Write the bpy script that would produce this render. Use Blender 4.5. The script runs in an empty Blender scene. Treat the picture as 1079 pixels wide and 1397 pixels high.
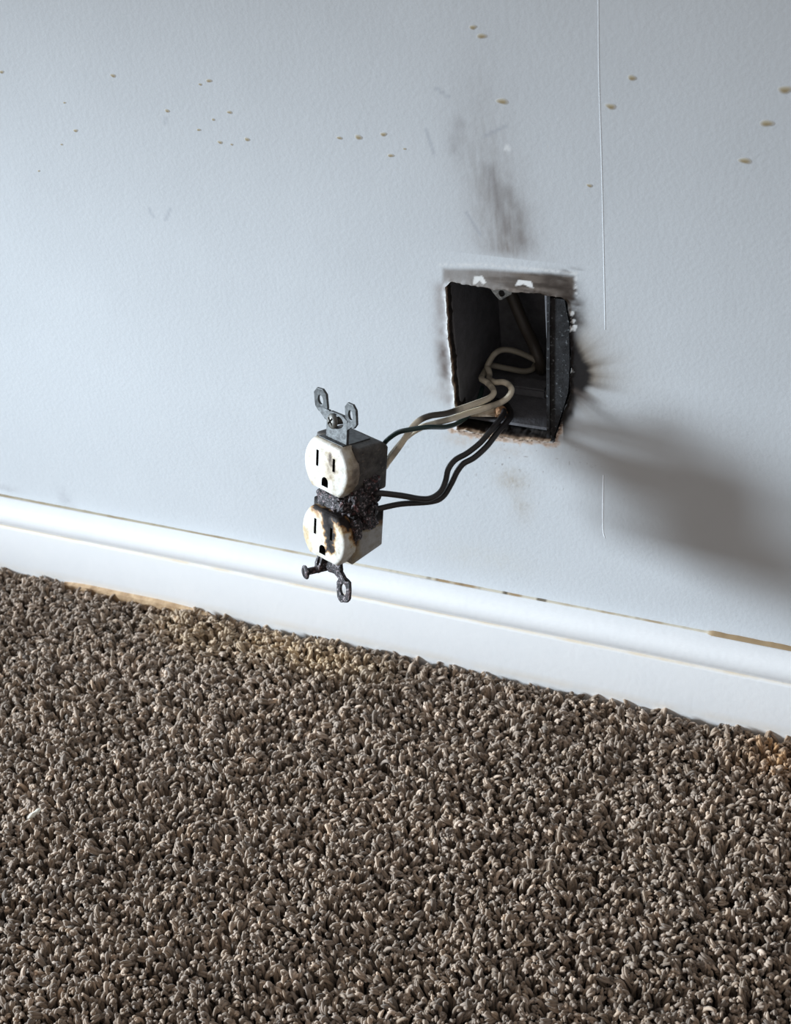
import bpy, bmesh, math, random
import numpy as np
from mathutils import Vector, Matrix, noise as mnoise

random.seed(7)
rng = np.random.default_rng(7)
S = bpy.context.scene
COL = S.collection
W, H, F = 1079, 1397, 2000.0          # photograph frame and focal length in pixels

# ------------------------------------------------------------------ camera
R = np.array([[0.9241117679440874, -0.165146104143639, 0.34459280989804697],
              [0.36881649767491076, 0.6213748498423032, -0.6912797458527682],
              [-0.09995914860614669, 0.7659112613544949, 0.6351284187786757]])
C = np.array([0.22403261304062114, -0.5907715674904713, 0.6464857878350586])
cd = bpy.data.cameras.new('camera')
cam = bpy.data.objects.new('camera', cd); COL.objects.link(cam)
M4 = Matrix.Identity(4)
for i in range(3):
    for j in range(3): M4[i][j] = R[i, j]
    M4[i][3] = C[i]
cam.matrix_world = M4
cd.sensor_fit = 'HORIZONTAL'; cd.sensor_width = 36; cd.lens = F / W * 36
cd.clip_start = 0.01; cd.clip_end = 50
cd.dof.use_dof = True; cd.dof.focus_distance = 0.76; cd.dof.aperture_fstop = 22
S.camera = cam

# ------------------------------------------------------------------ light
world = bpy.data.worlds.new('world'); S.world = world; world.use_nodes = True
bg = world.node_tree.nodes['Background']
bg.inputs[0].default_value = (1.0, 0.92, 0.87, 1); bg.inputs[1].default_value = 0.40
def area(name, loc, target, sx, sy, energy, col):
    l = bpy.data.lights.new(name, 'AREA'); l.shape = 'RECTANGLE'; l.size = sx; l.size_y = sy
    l.energy = energy; l.color = col
    o = bpy.data.objects.new(name, l); COL.objects.link(o); o.location = loc
    o.rotation_euler = (Vector(target) - Vector(loc)).to_track_quat('-Z', 'Y').to_euler()
    return o
# low window light raking along the wall from the left
sun_side = area('window_light', (-1.350, -0.516, 0.376), (-0.22, -0.18, 0.145), 0.21, 0.21, 3.1, (0.79, 0.90, 1.0))
sun_side.data.spread = math.radians(41.6)
S.view_settings.view_transform = 'Standard'; S.view_settings.look = 'None'
S.view_settings.exposure = 0.0; S.view_settings.gamma = 1.0
S.view_settings.use_curve_mapping = False

# ------------------------------------------------------------------ helpers
def at(px, py, Y):
    """the point at depth Y that the photograph shows at a pixel"""
    v = R @ np.array([px - W / 2, -(py - H / 2), -F]); return C + v * ((Y - C[1]) / v[1])
def on_floor(px, py, Z=0.0):
    v = R @ np.array([px - W / 2, -(py - H / 2), -F]); return C + v * ((Z - C[2]) / v[2])
def lin(r, g, b):
    f = lambda c: (c / 255 / 12.92) if c / 255 <= 0.04045 else ((c / 255 + 0.055) / 1.055) ** 2.4
    return (f(r), f(g), f(b))
def obj(name, me, mat=None, parent=None, **props):
    o = bpy.data.objects.new(name, me); COL.objects.link(o)
    for m in (mat if isinstance(mat, (list, tuple)) else [mat] if mat else []):
        if len(me.materials) < 8 and m.name not in [x.name for x in me.materials]: me.materials.append(m)
    if parent: o.parent = parent
    for k, v in props.items(): o[k] = v
    return o
def empty(name, loc, label, cat, group=None, rot=None):
    o = bpy.data.objects.new(name, None); COL.objects.link(o); o.empty_display_size = 0.01
    if rot is not None:
        m = Matrix.Identity(4)
        for i in range(3):
            for j in range(3): m[i][j] = rot[i][j]
            m[i][3] = loc[i]
        o.matrix_world = m
    else: o.location = loc
    o['label'] = label; o['category'] = cat
    if group: o['group'] = group
    return o
def bm_mesh(bm, name, smooth=False, angle=None):
    bmesh.ops.recalc_face_normals(bm, faces=bm.faces[:])
    me = bpy.data.meshes.new(name); bm.to_mesh(me); bm.free()
    if smooth:
        me.polygons.foreach_set('use_smooth', [True] * len(me.polygons))
        if angle: me.set_sharp_from_angle(angle=math.radians(angle))
    return me
def np_mesh(name, V, faces, smooth=True):
    """V (n,3); faces (m,3) or (m,4) numpy index array, or a list of such arrays"""
    fl = faces if isinstance(faces, list) else [faces]
    me = bpy.data.meshes.new(name)
    me.vertices.add(len(V)); me.vertices.foreach_set('co', np.asarray(V, np.float32).ravel())
    idx = np.concatenate([f.ravel() for f in fl]).astype(np.int32)
    tot = np.concatenate([np.full(len(f), f.shape[1]) for f in fl]).astype(np.int32)
    st = np.concatenate([[0], np.cumsum(tot)[:-1]]).astype(np.int32)
    me.loops.add(len(idx)); me.loops.foreach_set('vertex_index', idx)
    me.polygons.add(len(tot)); me.polygons.foreach_set('loop_start', st)
    me.polygons.foreach_set('use_smooth', np.full(len(tot), smooth))
    me.update(calc_edges=True); me.validate()
    return me
def set_col(me, rgb, name='paint'):
    a = me.color_attributes.new(name, 'FLOAT_COLOR', 'POINT')
    a.data.foreach_set('color', np.c_[rgb, np.ones(len(rgb))].astype(np.float32).ravel())
def smooth01(x): x = np.clip(x, 0, 1); return x * x * (3 - 2 * x)
def vnoise(x, z, seed=0, octaves=3):
    out = 0; amp = 1; tot = 0
    for o in range(octaves):
        r = np.random.default_rng(seed * 31 + o); T = r.random((256, 256))
        xi = np.floor(x).astype(int); zi = np.floor(z).astype(int); fx = smooth01(x - xi); fz = smooth01(z - zi)
        a = T[xi % 256, zi % 256]; b = T[(xi + 1) % 256, zi % 256]; c = T[xi % 256, (zi + 1) % 256]; d = T[(xi + 1) % 256, (zi + 1) % 256]
        out = out + amp * ((a * (1 - fx) + b * fx) * (1 - fz) + (c * (1 - fx) + d * fx) * fz); tot += amp
        amp *= 0.5; x = x * 2.03 + 17.3; z = z * 2.03 + 5.1
    return out / tot

# ------------------------------------------------------------------ materials
class NT:
    def __init__(s, name):
        s.m = bpy.data.materials.new(name); s.m.use_nodes = True; s.t = s.m.node_tree
        s.b = s.t.nodes['Principled BSDF']
    def n(s, typ, **kw):
        x = s.t.nodes.new(typ)
        for k, v in kw.items(): setattr(x, k, v)
        return x
    def l(s, a, b): s.t.links.new(a, b)
    def obj(s): return s.n('ShaderNodeTexCoord').outputs['Object']
    def noise(s, scale, detail=3, rough=0.55, vec=None, dist=0.0):
        x = s.n('ShaderNodeTexNoise'); x.inputs['Scale'].default_value = scale
        x.inputs['Detail'].default_value = detail; x.inputs['Roughness'].default_value = rough
        x.inputs['Distortion'].default_value = dist
        s.l(vec if vec is not None else s.obj(), x.inputs['Vector']); return x.outputs['Fac']
    def ramp(s, fac, stops, interp='LINEAR'):
        x = s.n('ShaderNodeValToRGB'); x.color_ramp.interpolation = interp; e = x.color_ramp.elements
        while len(e) < len(stops): e.new(0.5)
        for q, (p, c) in zip(e, stops): q.position = p; q.color = (*c, 1) if len(c) == 3 else c
        s.l(fac, x.inputs[0]); return x.outputs[0]
    def math(s, op, a, b=None, clamp=False):
        x = s.n('ShaderNodeMath', operation=op, use_clamp=clamp)
        for i, v in enumerate((a, b)):
            if v is None: continue
            if hasattr(v, 'is_output'): s.l(v, x.inputs[i])
            else: x.inputs[i].default_value = v
        return x.outputs[0]
    def mix(s, fac, a, b, blend='MIX'):
        x = s.n('ShaderNodeMix', data_type='RGBA', blend_type=blend)
        for i, v in ((0, fac), (6, a), (7, b)):
            if hasattr(v, 'is_output'): s.l(v, x.inputs[i])
            else: x.inputs[i].default_value = v if i == 0 else (*v, 1)
        return x.outputs[2]
    def bump(s, h, strength, dist):
        x = s.n('ShaderNodeBump'); x.inputs['Strength'].default_value = strength; x.inputs['Distance'].default_value = dist
        s.l(h, x.inputs['Height']); s.l(x.outputs[0], s.b.inputs['Normal'])
    def set(s, col=None, rough=None, metal=None, spec=None):
        for k, v in (('Base Color', col), ('Roughness', rough), ('Metallic', metal), ('Specular IOR Level', spec)):
            if v is None: continue
            if hasattr(v, 'is_output'): s.l(v, s.b.inputs[k])
            else: s.b.inputs[k].default_value = (*v, 1) if k == 'Base Color' else v
        return s.m
    def attr(s, name='paint'):
        x = s.n('ShaderNodeAttribute'); x.attribute_name = name; return x.outputs['Color']

def mat_wall():
    t = NT('wall_paint'); a = t.attr()
    n = t.noise(420, 3, 0.5); n2 = t.noise(60, 2)
    t.bump(t.math('ADD', n, t.math('MULTIPLY', n2, 0.8)), 0.4, 0.00027)
    v = t.ramp(t.noise(14, 4), [(0.3, (0.95, 0.95, 0.95)), (0.7, (1.0, 1.0, 1.0))])
    return t.set(t.mix(1.0, a, v, 'MULTIPLY'), 0.55, spec=0.3)
def mat_attr(name, rough, spec=0.3, grain=None, sheen=0):
    t = NT(name); t.set(t.attr(), rough, spec=spec)
    if grain: t.bump(t.noise(grain[0], 3), grain[1], grain[2])
    if sheen: t.b.inputs['Sheen Weight'].default_value = sheen; t.b.inputs['Sheen Roughness'].default_value = 0.5
    return t.m
def mat_base():
    t = NT('baseboard_paint'); co = t.obj()
    sep = t.n('ShaderNodeSeparateXYZ'); t.l(co, sep.inputs[0])
    n = t.noise(45, 4); n2 = t.noise(260, 3)
    base = t.ramp(n, [(0.3, (0.77, 0.78, 0.79)), (0.75, (0.80, 0.805, 0.81))])
    # cream dirt gathered in the groove under the bead and at the carpet line
    g = t.math('SUBTRACT', 1.0, t.math('MULTIPLY', t.math('ABSOLUTE', t.math('SUBTRACT', sep.outputs[2], 0.0388)), 900), True)
    f = t.math('SUBTRACT', 1.0, t.math('MULTIPLY', t.math('ABSOLUTE', t.math('SUBTRACT', sep.outputs[2], 0.001)), 180), True)
    dirt = t.math('MULTIPLY', t.math('ADD', t.math('MULTIPLY', g, 0.8), t.math('MULTIPLY', f, 0.3)), t.ramp(n, [(0.3, (0.3,) * 3), (0.6, (1,) * 3)]), True)
    c = t.mix(dirt, base, lin(214, 196, 166))
    t.bump(n2, 0.25, 0.0004)
    return t.set(c, 0.32, spec=0.5)
def mat_metal(name, c1, c2, rough=0.45, metal=0.8):
    t = NT(name); n = t.noise(350, 4)
    c = t.ramp(n, [(0.3, c1), (0.62, c2)])
    t.bump(t.noise(900, 3), 0.3, 0.0003)
    return t.set(c, rough, metal)
def mat_char(name='char', speck=0.5):
    t = NT(name); n = t.noise(700, 4, 0.6); n2 = t.noise(330, 3, 0.6)
    c = t.ramp(n, [(0.42, (0.008, 0.007, 0.008)), (0.55, (0.03, 0.024, 0.026)), (0.62, (0.18, 0.15, 0.16)), (0.72, (0.50, 0.46, 0.48))])
    c = t.mix(t.math('MULTIPLY', t.ramp(n2, [(0.56, (0,) * 3), (0.68, (1,) * 3)]), speck), c, (0.16, 0.05, 0.045))
    t.bump(t.noise(850, 4, 0.65), 0.8, 0.0012)
    return t.set(c, 0.5, spec=0.4)
def mat_burnt(name, clean, segs, tones=None):
    """moulded plastic whose scorch (tan, brown, then black) follows line segments given in the part's own millimetres"""
    t = NT(name); co = t.obj()
    wob = t.n('ShaderNodeTexNoise'); wob.inputs['Scale'].default_value = 260; wob.inputs['Detail'].default_value = 4
    t.l(co, wob.inputs['Vector'])
    off = t.n('ShaderNodeVectorMath', operation='SUBTRACT'); t.l(wob.outputs['Color'], off.inputs[0]); off.inputs[1].default_value = (.5, .5, .5)
    sc = t.n('ShaderNodeVectorMath', operation='SCALE'); t.l(off.outputs[0], sc.inputs[0]); sc.inputs['Scale'].default_value = 0.007
    ad = t.n('ShaderNodeVectorMath', operation='ADD'); t.l(co, ad.inputs[0]); t.l(sc.outputs[0], ad.inputs[1])
    p = ad.outputs[0]; best = None
    for (a, b, rad, k) in segs:
        a = Vector(a) / 1000; b = Vector(b) / 1000; d = b - a; L = d.length; u = d / L if L > 0 else Vector((1, 0, 0))
        pa = t.n('ShaderNodeVectorMath', operation='SUBTRACT'); t.l(p, pa.inputs[0]); pa.inputs[1].default_value = a
        dt = t.n('ShaderNodeVectorMath', operation='DOT_PRODUCT'); t.l(pa.outputs[0], dt.inputs[0]); dt.inputs[1].default_value = u
        cl = t.math('MINIMUM', t.math('MAXIMUM', dt.outputs['Value'], 0.0), L)
        pr = t.n('ShaderNodeVectorMath', operation='SCALE'); pr.inputs[0].default_value = u; t.l(cl, pr.inputs['Scale'])
        df = t.n('ShaderNodeVectorMath', operation='SUBTRACT'); t.l(pa.outputs[0], df.inputs[0]); t.l(pr.outputs[0], df.inputs[1])
        ln = t.n('ShaderNodeVectorMath', operation='LENGTH'); t.l(df.outputs[0], ln.inputs[0])
        v = t.math('MULTIPLY', t.math('SUBTRACT', 1.0, t.math('DIVIDE', ln.outputs['Value'], rad / 1000), True), k)
        best = v if best is None else t.math('MAXIMUM', best, v)
    grime = t.ramp(t.noise(190, 5, 0.65), [(0.35, (0.74, 0.68, 0.58)), (0.5, (0.93, 0.92, 0.90)), (0.68, (1.08, 1.08, 1.08))])
    clean_c = t.mix(1.0, clean, grime, 'MULTIPLY')
    tone = t.ramp(best, tones or [(0.0, (1, 1, 1)), (0.14, (0.86, 0.72, 0.50)), (0.27, (0.50, 0.27, 0.11)), (0.40, (0.035, 0.026, 0.024)), (1.0, (0.018, 0.016, 0.018))])
    c = t.mix(1.0, clean_c, tone, 'MULTIPLY')
    t.bump(t.math('ADD', t.noise(600, 4), t.math('MULTIPLY', best, t.noise(900, 3))), 0.35, 0.0006)
    return t.set(c, t.math('ADD', 0.42, t.math('MULTIPLY', best, 0.6), True), spec=0.3)
def mat_sooty(name, base, dark, pale, amount=0.5):
    t = NT(name); n = t.noise(160, 5, 0.65); n2 = t.noise(520, 4, 0.6)
    c = t.ramp(n, [(0.35, dark), (0.7, base)])
    c = t.mix(t.math('MULTIPLY', t.ramp(n2, [(0.60, (0,) * 3), (0.70, (1,) * 3)]), amount), c, pale)
    t.bump(n2, 0.5, 0.0006)
    return t.set(c, 0.6, spec=0.3)

M_wall = mat_wall()
M_base = mat_base()
M_caulk = mat_attr('dirty_caulk', 0.7)
def mat_yarn():
    t = NT('carpet_yarn'); x = t.n('ShaderNodeAttribute'); x.attribute_type = 'INSTANCER'; x.attribute_name = 'yarn'
    t.set(x.outputs['Color'], 0.7, spec=0.3); t.bump(t.noise(2200, 3), 0.5, 0.0003)
    t.b.inputs['Sheen Weight'].default_value = 0.25; t.b.inputs['Sheen Roughness'].default_value = 0.5
    return t.m
M_carpet = mat_yarn()
M_strap = mat_metal('galvanised_steel', lin(48, 49, 50), lin(92, 95, 96), 0.5, 0.4)
M_screw = mat_metal('zinc_screw', lin(60, 60, 60), lin(120, 118, 112), 0.45, 0.5)
M_char = mat_char('charred_plastic', 0.55)
M_charmetal = mat_char('charred_steel', 0.25)
M_black = NT('slot_shade').set((0.006, 0.005, 0.005), 0.8)  # shade inside the slots, painted as near-black walls and floors
M_box = mat_sooty('sooty_box', (0.15, 0.15, 0.162), (0.10, 0.10, 0.108), lin(120, 130, 132), 0.15)
M_flange = mat_sooty('charred_flange', (0.032, 0.033, 0.036), (0.012, 0.012, 0.013), lin(150, 156, 160), 0.5)
M_tab = mat_sooty('sooty_steel_tab', lin(120, 116, 110), (0.03, 0.028, 0.027), lin(170, 168, 160), 0.5)
M_wire = mat_attr('wire_insulation', 0.42, 0.5, (900, 0.3, 0.0003))
M_drip = mat_attr('dried_drip', 0.6, 0.2)
M_chunk = mat_sooty('broken_plaster', lin(214, 200, 180), lin(140, 126, 110), lin(232, 226, 214), 0.5)
M_wood = mat_sooty('raw_wood', lin(214, 186, 150), lin(170, 140, 108), lin(225, 205, 176), 0.4)
M_chip = mat_sooty('white_paint', lin(236, 234, 222), lin(214, 210, 194), lin(245, 244, 238), 0.3)
M_sub = mat_sooty('carpet_backing', lin(66, 56, 48), lin(40, 34, 28), lin(90, 78, 68), 0.3)

# ------------------------------------------------------------------ setting: wall with the cut-out
HOLE_PX = [(608, 392), (616, 385), (640, 388), (665, 392), (690, 396), (715, 398), (740, 400), (752, 403), (766, 405), (774, 412),
           (778, 440), (779, 500), (777, 535), (768, 565), (757, 601), (740, 601), (715, 599), (690, 596), (665, 593), (640, 588),
           (625, 585), (624, 570), (621, 550), (617, 510), (612, 470), (610, 430)]
hole = np.array([at(px, py, 0)[[0, 2]] for px, py in HOLE_PX])
dense = []
for i in range(len(hole)):
    a, b = hole[i], hole[(i + 1) % len(hole)]; n = max(1, int(np.linalg.norm(b - a) / 0.0006))
    for k in range(n): dense.append(a + (b - a) * k / n)
dense = np.array(dense)
jit = (vnoise(dense[:, 0] * 190, dense[:, 1] * 190, 3, 4) - 0.5) * 0.0022
cen = dense.mean(0); dr = dense - cen; dense = dense + dr / np.linalg.norm(dr, axis=1)[:, None] * jit[:, None]
def inside(px, pz, poly):
    x0, z0 = poly[:, 0], poly[:, 1]; x1, z1 = np.roll(x0, -1), np.roll(z0, -1)
    res = np.zeros(px.shape, bool)
    for a, b, c, d in zip(x0, z0, x1, z1):
        if b == d: continue
        k = ((b > pz) != (d > pz)) & (px < (c - a) * (pz - b) / (d - b) + a); res ^= k
    return res
def seg_dist(x, z, P, closed=False):
    d = np.full(x.shape, 9.0); n = len(P)
    for i in range(n if closed else n - 1):
        a, b = P[i], P[(i + 1) % n]; v = b - a; L2 = max(v @ v, 1e-12)
        t = np.clip(((x - a[0]) * v[0] + (z - a[1]) * v[1]) / L2, 0, 1)
        d = np.minimum(d, np.hypot(x - a[0] - t * v[0], z - a[1] - t * v[1]))
    return d
PW = lambda pts: np.array([at(x, y, 0)[[0, 2]] for x, y in pts])

CLEAN = np.array([0.615, 0.645, 0.672])
def soot_colour(x, z):
    """colour of the painted wall with its soot, smoke and scuffs, from the wall's own x, z"""
    col = np.tile(CLEAN, (len(x), 1))
    def lay(c, a):
        nonlocal col
        a = np.clip(a, 0, 1)[:, None]; col = col * (1 - a) + np.array(c) * a
    dh = seg_dist(x, z, dense, True)
    n1 = vnoise(x * 260, z * 260, 1, 4); n2 = vnoise(x * 900, z * 900, 2, 3); vs = vnoise(x * 520, z * 60, 5, 3); hs = vnoise(x * 90, z * 420, 6, 3)
    # faint smoke rising above the box
    path = PW([(692, 352), (690, 320), (684, 285), (672, 245), (662, 200), (656, 140), (652, 60), (648, -40)])
    zs = path[::-1, 1]; i = np.interp(z, path[:, 1], path[:, 0])
    up = np.clip((z - path[0, 1]) / 0.125, 0, 1.3)
    off = x - i
    wid = 0.0135 + 0.002 * up; core = np.exp(-(off / wid) ** 2)
    top = smooth01((z - path[0, 1] + 0.002) / 0.008)
    dens = np.where(up > 0, 0.60 * np.exp(-(up / 0.42) ** 2) + 0.10 * np.clip(1.15 - up, 0, 1), 0)
    lay(lin(126, 117, 110), core * top * dens * (0.35 + 1.1 * vs * (0.6 + 0.8 * n1)))
    d = seg_dist(x, z, PW([(712, 335), (706, 290), (694, 262)])); lay(lin(110, 102, 98), 0.42 * np.exp(-(d / 0.004) ** 2) * (0.5 + n1) * top)
    d = seg_dist(x, z, PW([(690, 312), (676, 265), (668, 232)])); lay(lin(110, 103, 103), 0.36 * np.exp(-(d / 0.0032) ** 2) * (0.4 + 1.2 * vs))
    d = seg_dist(x, z, PW([(626, 168), (619, 205)])); lay(lin(130, 126, 128), 0.24 * np.exp(-(d / 0.0035) ** 2) * (0.5 + n1))
    lay(lin(150, 146, 146), 0.22 * np.exp(-(off / 0.026) ** 2) * np.clip(1 - up, 0, 1) * (up > 0) * (0.4 + n1))
    # grime where the cover plate used to sit
    band = PW([(601, 363), (660, 364), (786, 374), (790, 398), (782, 412), (770, 425), (750, 420), (690, 414), (640, 406), (618, 403), (612, 388), (600, 392)])
    ins = inside(x, z, band); db = seg_dist(x, z, band, True)
    rt = smooth01((x - at(610, 380, 0)[0]) / 0.05)
    edge = np.where(ins, smooth01(db / 0.0028), 0.0)
    lay(lin(122, 112, 104), edge * (0.70 + 0.3 * rt + 0.25 * (n1 - 0.5)))
    lay(lin(62, 54, 48), edge * rt * (0.25 + 0.75 * smooth01((hs - 0.40) / 0.25)) * 0.8)
    d = seg_dist(x, z, PW([(752, 384), (774, 392), (783, 412), (784, 436)]))
    lay(lin(58, 50, 45), 0.95 * np.exp(-(d / 0.0056) ** 2) * (0.45 + 0.9 * n1) * (0.6 + 0.7 * hs))
    d = seg_dist(x, z, PW([(601, 361), (660, 361), (700, 364), (787, 373)])); lay((0.74, 0.75, 0.75), 0.8 * np.exp(-(d / 0.0009) ** 2) * smooth01((n2 - 0.3) / 0.3))
    d = seg_dist(x, z, PW([(770, 368), (792, 372)])); lay(lin(70, 62, 56), 0.5 * np.exp(-(d / 0.002) ** 2) * smooth01((hs - 0.45) / 0.2))
    d = seg_dist(x, z, PW([(786, 376), (785, 396), (788, 404)])); lay((0.75, 0.76, 0.76), 0.7 * np.exp(-(d / 0.0009) ** 2) * smooth01((n2 - 0.4) / 0.2))
    # brown staining down the left edge, pale torn paper at the cut
    d = seg_dist(x, z, PW([(603, 395), (603, 450), (606, 500), (612, 545)])); lay(lin(128, 112, 104), 0.55 * np.exp(-(d / 0.0045) ** 2) * (0.35 + n1))
    d = seg_dist(x, z, PW([(604, 478), (608, 512)])); lay(lin(92, 80, 74), 0.55 * np.exp(-(d / 0.0036) ** 2) * (0.4 + n1))
    left = smooth01((at(640, 480, 0)[0] - x) / 0.006) * smooth01((at(610, 396, 0)[2] - z) / 0.004)
    lay((0.78, 0.78, 0.76), left * smooth01((0.0011 - dh) / 0.0006) * smooth01((n2 - 0.25) / 0.2))
    # bare tan paper along the bottom edge
    d = seg_dist(x, z, PW([(617, 588), (640, 592), (690, 599), (735, 604), (758, 606), (764, 580)]))
    lay(lin(206, 176, 150), smooth01((0.0026 + 0.006 * (n1 - 0.5) - d) / 0.0022) * (0.45 + 0.6 * n2))
    lay(lin(120, 92, 74), smooth01((0.0018 + 0.004 * (n2 - 0.5) - d) / 0.001) * 0.45 * smooth01((n1 - 0.45) / 0.15))
    lay(lin(70, 54, 44), smooth01((0.0016 - dh) / 0.001) * smooth01((n2 - 0.52) / 0.1) * (z < at(650, 560, 0)[2]))
    # two chips of paint knocked off above the opening
    for poly in ([(645, 388), (646, 377), (658, 376), (664, 386), (659, 388), (654, 383), (650, 388)], [(702, 390), (707, 381), (725, 383), (728, 393), (722, 392), (714, 388), (708, 390)]):
        P = PW(poly); a = np.where(inside(x, z, P), smooth01(0.35 + seg_dist(x, z, P, True) / 0.0007), 0); lay((0.80, 0.80, 0.79), a)
    # black blast to the right of the box with streaks fading outwards
    src = at(752, 512, 0)[[0, 2]]; vx = x - src[0]; vz = z - src[1]; rr = np.hypot(vx, vz); th = np.arctan2(vz, vx)
    st = vnoise(th * 7 + 40, rr * 30 + 3, 9, 3)
    reach = np.interp(th, [-1.6, -1.39, -1.16, -0.90, -0.74, -0.51, -0.22, 0.12, 0.40, 0.61, 0.85, 1.10, 1.35, 1.6], [0.036, 0.0320, 0.0255, 0.0205, 0.0165, 0.0180, 0.0205, 0.0222, 0.0222, 0.0222, 0.0235, 0.0265, 0.032, 0.036])
    right = vx > 0.004
    lay(lin(140, 124, 102), right * 0.72 * np.exp(-np.clip((rr - reach) / 0.010, 0, 9)) * smooth01((th + 0.25) / 0.3) * smooth01((1.35 - th) / 0.4))
    lay(lin(134, 120, 102), right * 0.62 * (0.35 + 0.65 * smooth01((st - 0.2) / 0.6)) * np.exp(-np.clip((rr - reach) / 0.011, 0, 9) ** 1.2) * smooth01((1.2 - np.abs(th)) / 0.5))
    lay(lin(84, 75, 68), right * 0.7 * (0.3 + 0.7 * smooth01((st - 0.25) / 0.5)) * np.exp(-np.clip((rr - reach) / 0.007, 0, 9) ** 1.5) * smooth01((1.0 - np.abs(th)) / 0.4))
    lay(lin(34, 31, 31), right * smooth01((reach + 0.004 * (st - 0.5) - rr) / 0.005 + 0.45))
    lay(lin(30, 28, 29), (x > at(765, 480, 0)[0]) * np.exp(-(dh / 0.0052) ** 2) * smooth01((z - at(760, 604, 0)[2]) / 0.008) * smooth01((at(780, 420, 0)[2] - z) / 0.006))
    # dark ray running down to the right from the blast
    for a, b, w0, w1, k in (((779, 530), (830, 560), 0.0016, 0.003, 0.7), ((782, 540), (880, 600), 0.002, 0.006, 0.30), ((775, 553), (800, 562), 0.003, 0.003, 0.35), ((800, 520), (880, 530), 0.002, 0.008, 0.10)):
        A, B = PW([a, b]); v = B - A; L = np.hypot(*v); u = v / L; s = ((x - A[0]) * u[0] + (z - A[1]) * u[1]) / L; q = np.abs((x - A[0]) * -u[1] + (z - A[1]) * u[0])
        wv = w0 + (w1 - w0) * np.clip(s, 0, 1); lay(lin(84, 76, 72), k * np.exp(-(q / wv) ** 2) * smooth01(s / 0.08) * smooth01((1 - s) / 0.7) * (0.6 + 0.8 * st))
    for px, py in ((777, 427), (779, 438), (781, 447), (775, 448), (776, 505), (772, 488)):
        P = at(px + 3, py, 0); r = np.hypot(x - P[0], (z - P[2]) * 0.7); lay((0.68, 0.69, 0.69), smooth01((0.0013 + 0.0016 * (n2 - 0.5) - r) / 0.0005))
    # scuffs and grubby marks elsewhere
    for px, py, a, b, k, c in ((700, 655, .010, .008, .42, (170, 158, 140)), (712, 690, .006, .012, .26, (170, 158, 140)), (8, 666, .009, .003, .35, (150, 150, 152)), (90, 684, .006, .010, .28, (150, 150, 156)), (625, 600, .008, .004, .3, (190, 166, 140)), (690, 615, .014, .005, .22, (180, 164, 148)),
                               (590, 535, .006, .005, .12, (170, 150, 140)), (780, 600, .008, .006, .16, (150, 146, 142)), (655, 760, .03, .01, .10, (190, 180, 150))):
        P = at(px, py, 0); lay(lin(*c), k * np.exp(-((x - P[0]) / a) ** 2 - ((z - P[2]) / b) ** 2) * (0.3 + 1.4 * n2 * n1 * 2))
    near = np.exp(-((x - at(690, 620, 0)[0]) / 0.05) ** 2 - ((z - at(690, 620, 0)[2]) / 0.03) ** 2)
    lay(lin(110, 92, 80), near * smooth01((vnoise(x * 500, z * 500, 12, 2) - 0.83) / 0.06) * 0.55)
    for a, b in (((581, 177), (592, 210)), ((636, 290), (655, 320)), ((660, 186), (690, 172)), ((594, 120), (612, 132)), ((204, 285), (209, 296)), ((232, 285), (226, 300)), ((225, 160), (226, 168))):
        d = seg_dist(x, z, PW([a, b])); lay(lin(136, 142, 154), 0.30 * smooth01((0.0014 - d) / 0.0012))
    P = at(692, 203, 0); lay((0.72, 0.74, 0.75), smooth01((0.002 - np.hypot(x - P[0], z - P[2])) / 0.0006))
    return col

gx = np.concatenate([[-1.5, -1.0, -0.7], np.arange(-0.48, -0.066, 0.0016), np.arange(-0.066, 0.10, 0.00065), np.arange(0.10, 0.30, 0.0016), [0.5, 0.9, 1.3]])
gz = np.concatenate([[0.0], np.arange(0.03, 0.15, 0.0016), np.arange(0.15, 0.295, 0.00065), np.arange(0.295, 0.48, 0.0016), [0.7, 1.2, 1.8, 2.4]])
GX, GZ = np.meshgrid(gx, gz, indexing='ij'); X, Z = GX.ravel().copy(), GZ.ravel().copy()
nx, nz = len(gx), len(gz)
idx = np.arange(nx * nz).reshape(nx, nz)
quads = np.stack([idx[:-1, :-1], idx[1:, :-1], idx[1:, 1:], idx[:-1, 1:]], -1).reshape(-1, 4)
cand = (X > hole[:, 0].min() - .003) & (X < hole[:, 0].max() + .003) & (Z > hole[:, 1].min() - .003) & (Z < hole[:, 1].max() + .003)
ins = np.zeros(len(X), bool); ci = np.where(cand)[0]; ins[ci] = inside(X[ci], Z[ci], dense)
quads = quads[~ins[quads].all(1)]
used = np.zeros(len(X), bool); used[quads.ravel()] = True
for k in np.where(ins & used)[0]:                # pull the cut edge onto its outline
    d = np.hypot(dense[:, 0] - X[k], dense[:, 1] - Z[k]); j = d.argmin(); X[k], Z[k] = dense[j]
rim = np.where(ins & used)[0]
remap = -np.ones(len(X), int); remap[used] = np.arange(used.sum())
V = np.c_[X[used], np.zeros(used.sum()), Z[used]]; quads = remap[quads]; nfront = len(V)
colf = soot_colour(V[:, 0], V[:, 2])
# torn edge lifts slightly at the cut
dh = seg_dist(V[:, 0], V[:, 2], dense, True)
V[:, 1] += -0.0008 * np.exp(-(dh / 0.0015) ** 2) * vnoise(V[:, 0] * 500, V[:, 2] * 500, 21, 2)
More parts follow.
